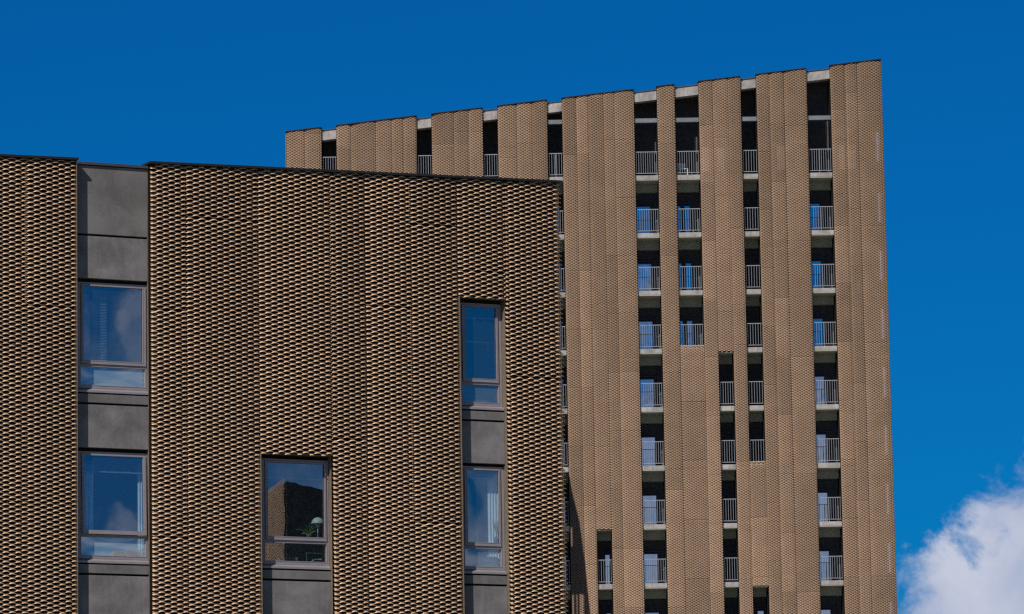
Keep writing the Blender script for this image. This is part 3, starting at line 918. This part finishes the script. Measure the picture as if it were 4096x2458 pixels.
# roof edge: coping over mesh, light concrete beam with coping over the strips
def tcop(xa, xb, y0, y1, dz, h, m, nm):
    return MB().prism([(xa, ttop(xa) + dz), (xb, ttop(xb) + dz), (xb, ttop(xb) + dz + h), (xa, ttop(xa) + dz + h)], y0, y1).build(nm, m, tow)
top_strips = ['S1', 'S2', 'S3', 'S4', 'S5', 'S6', 'S7', 'S8']
edges = [XL - 0.05]
for s_ in top_strips: edges += [strips[s_][0] + 0.02, strips[s_][1] - 0.03]
edges.append(XR + 0.03)
for i in range(0, len(edges), 2):
    tcop(edges[i], edges[i + 1], -0.02, 0.5, -0.01, 0.048, M['coping'], 'roof_coping')
for s_ in top_strips:
    a, b = strips[s_]
    tcop(a + 0.035, b - 0.035, 0.16, 0.5, -0.16, 0.05, M['cornice'], 'roof_coping')
    o = tcop(a + 0.022, b - 0.022, 0.20, 0.75, -0.66, 0.49, M['conc'], 'roof_beam')
    MB().box(a + 0.022, b - 0.022, 0.76, 2.2, ttop(a) - 0.5, ttop(a) - 0.3).build('loggia_ceiling', M['loggia'], tow)
for s_ in ('S4', 'S5', 'S6', 'S7', 'S8'):
    a, b = strips[s_]
    MB().box(a + 0.022, b - 0.022, 0.20, 0.42, 49.815, 50.035).build('cross_beam', M['beam_conc'], tow)

# loggias
random.seed(5)
def door_mesh(w, cfg):
    """door frames and panes for one strip; x from the strip's left edge, z from the slab"""
    fr = MB(); panes = []; leaf = MB()
    for (f0, f1, g) in cfg:
        fr.ring(f0, f1, 0.02, 1.86, 0.05, 0.05, 0.05, 0.06, 1.86, 1.95)
        for (p0, p1) in g:
            leaf.ring(p0 - 0.045, p1 + 0.045, 0.075, 1.74, 0.044, 0.044, 0.06, 0.06, 1.845, 1.858)
            panes.append((p0, p1))
    return fr, leaf, panes
cfgs = dict(
    S4=[(-0.35, 0.72, [(-0.25, 0.55)])], S5=[(-0.3, 0.90, [(-0.2, 0.76)])], S6=[(-0.35, 0.83, [(-0.2, 0.20), (0.44, 0.70)])], S8=[(-0.1, 0.97, [(0.03, 0.60)])],
    S9=[(-0.5, 0.19, [(-0.3, 0.09)])], S10=[(0.28, 1.1, [(0.44, 0.66)])], S7=[], S11=[(0.1, 0.75, [(0.3, 0.6)])], S1=[], S2=[], S3=[])
posts = dict(S1=[], S2=[0.75], S3=[], S4=[0.52], S5=[0.985], S6=[0.66], S7=[], S8=[0.47], S9=[], S10=[], S11=[])

def railing(w, ps):
    r_ = MB(); y = 0.235
    r_.box(0.02, w - 0.02, y - 0.016, y + 0.016, 1.235, 1.268)
    r_.box(0.02, w - 0.02, y - 0.012, y + 0.012, 0.10, 0.126)
    n = max(2, int(round((w - 0.1) / 0.113)))
    for i in range(n):
        x = 0.06 + (w - 0.12) * i / (n - 1)
        r_.box(x - 0.0075, x + 0.0075, y - 0.0075, y + 0.0075, 0.127, 1.234)
    for p in ps:
        x = min(p * w, w - 0.05)
        r_.box(x - 0.013, x + 0.013, y + 0.017, y + 0.05, 0.0, 1.25)
    return r_

def balcony_set(s_, k0, k1):
    """first loggia of a strip is built, the rest are copies of it"""
    a, b = strips[s_]; a += 0.022; b -= 0.022; w = b - a
    first = None
    for k in range(k0, k1 + 1):
        zs = slab_top(k)
        if first is None:
            sl = MB().box(0, w, 0.20, 1.62, -0.225, -0.004)
            slab = sl.build('balcony', M['conc'], tow)
            rl = railing(w, posts[s_]).build('railing', M['rail'], slab)
            sf = MB().box(0.004, w - 0.004, 0.215, 1.60, -0.262, -0.229).box(0.004, w - 0.004, 1.66, 1.95, -0.66, -0.228).build('soffit', M['soffit'], slab)
            bw_ = MB().box(0.002, w - 0.002, 1.96, 2.30, -0.66, 2.40).build('back_wall', M['loggia'], slab)
            kids = [rl, sf, bw_]
            sw = MB().box(0.001, 0.02, 0.30, 1.955, 0.0, 2.36).box(w - 0.02, w - 0.001, 0.30, 1.955, 0.0, 2.36).build('side_lining', M['backing'], slab)
            kids.append(sw)
            if cfgs[s_]:
                clip = [(max(0.022, f0), min(w - 0.022, f1), [(max(0.024, p0), min(w - 0.024, p1)) for p0, p1 in g]) for f0, f1, g in cfgs[s_]]
                fr, leaf, panes = door_mesh(w, clip)
                kids.append(fr.build('door_frame', M['dframe'], slab)); kids.append(leaf.build('door_leaf', M['dframe'], slab))
                for p0, p1 in panes:
                    kids.append(MB().box(p0, p1, 1.849, 1.854, 0.135, 1.68).build('door_pane', M['door_glass'], slab))
                if s_ in ('S5', 'S6'):
                    kids.append(MB().box(0.97, 1.09, 1.90, 1.95, 0.86, 0.91).build('door_handle', M['rail'], slab))  # small grey handle beside the door
            slab.location = (a, 0, zs); first = (slab, kids)
        else:
            c = first[0].copy(); COL.objects.link(c); c.location = (a, 0, zs)
            for ch in first[1]:
                d = ch.copy(); COL.objects.link(d); d.parent = c
# top storey is double height: plain loggia without a lit door
def top_loggia(s_):
    a, b = strips[s_]; a += 0.022; b -= 0.022; w = b - a; zs = slab_top(0)
    slab = MB().box(0, w, 0.20, 1.62, -0.225, -0.004).build('balcony', M['conc'], tow)
    slab.location = (a, 0, zs)
    railing(w, posts[s_]).build('railing', M['rail'], slab)
    MB().box(0.004, w - 0.004, 0.215, 1.60, -0.262, -0.229).box(0.004, w - 0.004, 1.66, 1.95, -0.66, -0.228).build('soffit', M['soffit'], slab)
    h = ttop(strips[s_][0]) - 0.45 - zs
    MB().box(0.002, w - 0.002, 1.96, 2.30, -0.66, h).build('back_wall', M['loggia'], slab)
    MB().box(0.001, 0.02, 0.30, 1.955, 0.0, h - 0.05).box(w - 0.02, w - 0.001, 0.30, 1.955, 0.0, h - 0.06).build('side_lining', M['backing'], slab)
for s_ in top_strips: top_loggia(s_)
balcony_set('S4', 1, 9)
balcony_set('S5', 1, 9)
balcony_set('S6', 1, 3)
balcony_set('S7', 1, 5)
balcony_set('S8', 1, 9)
balcony_set('S9', 4, 9)
balcony_set('S10', 7, 9)
balcony_set('S11', 8, 9)

# underside seen at the head of the strips that start part-way up
for s_, k in (('S9', 3), ('S10', 6), ('S11', 7)):
    a, b = strips[s_]; zz = slab_top(k)
    o = MB().box(a + 0.026, b - 0.026, 0.205, 1.60, zz - 0.275, zz - 0.243).box(a + 0.026, b - 0.026, 1.66, 1.95, zz - 0.66, zz - 0.243).build('soffit', M['soffit'], tow)
# pale boards glimpsed through the mesh on the top floor
for x, w_ in ((10.14, 0.34), (10.90, 0.36), (14.05, 0.42), (17.32, 0.30), (17.78, 0.40)):
    MB().box(x, x + w_, 0.150, 0.190, 47.15, 48.42).build('wind_board', M['pale_board'], tow)

# the one piece of furniture visible on the top balcony
ch = bpy.data.objects.new('garden_chair', None); COL.objects.link(ch)
tag(ch, 'white garden chair on the top balcony behind the railing, second strip of the wide pair', 'chair')
MB().box(0, 0.45, 0, 0.45, 0.42, 0.45).build('seat', M['white'], ch)
MB().box(0, 0.45, 0.45, 0.48, 0.46, 0.80).build('backrest', M['white'], ch)
for x in (0.0, 0.41):
    for y in (0.0, 0.41):
        MB().box(x, x + 0.04, y, y + 0.04, 0, 0.418).build('leg', M['white'], ch)
ch.location = (8.95, 245 + 0.75, slab_top(0) - 0.003); ch.rotation_euler = (0, 0, 0.25)

# narrow windows glimpsed through the mesh near the right-hand corner
for k in range(0, 10):
    w_ = MB().box(0, 0.13, 0.150, 0.19, 0, 1.55).build('window', M['sky_pane'], tow, 'narrow window behind the mesh, sky reflection painted into its pane')
    w_.location = (19.30, 0, slab_top(k) + 0.35 + (0 if k else 0.2))
for k in range(0, 9):
    w_ = MB().box(0, 0.05, 0.150, 0.19, 0, 1.0).build('window', M['beam_conc'], tow)
    w_.location = (8.05 if k % 2 else 10.3, 0, slab_top(k) - 2.1)

# ------------------------------------------------------------------ unseen caster added between the buildings, shaped to throw the slanting shade
an = bpy.data.objects.new('shade_caster', None); COL.objects.link(an)
tag(an, 'unseen dark caster added between the near block and the tower for its shadow', 'building')
MB().box(-8.0, 0.2, 0.3, 4.6, 0, 24.0).build('caster_body', M['plain'], an)
scr = MB()
sx, sz = -3.02, 5.14
edge = [(2.80, 31.2), (2.93, 30.4), (3.30, 28.75), (3.53, 26.6), (3.77, 23.9), (3.97, 20.0)]
def stripc(x0, x1, z0, z1): scr.box(x0 + sx, x1 + sx, 0, 0.12, z0 + sz, z1 + sz)
def xe(z):
    for (xa, za), (xb, zb) in zip(edge[:-1], edge[1:]):
        if zb <= z <= za: return xa + (xb - xa) * (za - z) / (za - zb)
    return edge[-1][0]
def stripe(z0, z1, xl):
    scr.prism([(xl(z0) + sx, z0 + sz), (xe(z0) + sx, z0 + sz), (xe(z1) + sx, z1 + sz), (xl(z1) + sx, z1 + sz)], 0, 0.12)
L0 = lambda z: -4.0
stripe(30.4, 31.2, L0); stripe(28.75, 30.4, L0)
stripe(28.5, 28.75, L0)
stripe(27.4, 28.5, lambda z: 2.97); stripc(-4.0, 2.83, 27.4, 28.5)
stripe(26.6, 27.4, L0); stripe(25.0, 26.6, L0)
stripe(23.9, 25.0, lambda z: 3.50); stripe(20.0, 23.9, lambda z: 3.55)
stripc(-4.0, 2.83, 20.0, 25.0); stripc(2.99, 3.06, 20.0, 25.0); stripc(3.18, 3.22, 20.0, 25.0)
scr.build('caster_screen', M['plain'], an)
an.location = (0, 240, 0); an.rotation_euler = (0, 0, TYA)

# ------------------------------------------------------------------ building across the street, seen mirrored in the middle window
op = bpy.data.objects.new('opposite_building', None); COL.objects.link(op)
tag(op, 'mesh clad building across the street, seen only as a reflection in the panes', 'building')
op.location = (136.3, -39.8, 0)
ang = math.atan2(-0.93, 0.36)
op.rotation_euler = (0, 0, ang)
# local x runs along the sunlit face away from the corner, local y along the shaded face
MB().add([(0.1, 0.1, 0), (24, 0.1, 0), (24, 7, 0), (0.1, 7, 0), (0.1, 0.1, 34.65), (24, 0.1, 29.9), (24, 7, 29.0), (0.1, 7, 33.6)],
         [(0, 3, 2, 1), (4, 5, 6, 7), (0, 1, 5, 4), (1, 2, 6, 5), (2, 3, 7, 6), (3, 0, 4, 7)]).build('block', M['dark_conc'], op)
for i in range(10):
    expanded('screen_panel', 0.2 + i * 2.4, 0.2 + i * 2.4 + 2.38, 24.0, lambda x: 34.85 - 0.2 * x, M['mesh_b'], op, per=4, thick=0.0, bow=0.05,
             yaw=(-1) ** i * 1.0, seed=120 + i, base=-0.02)
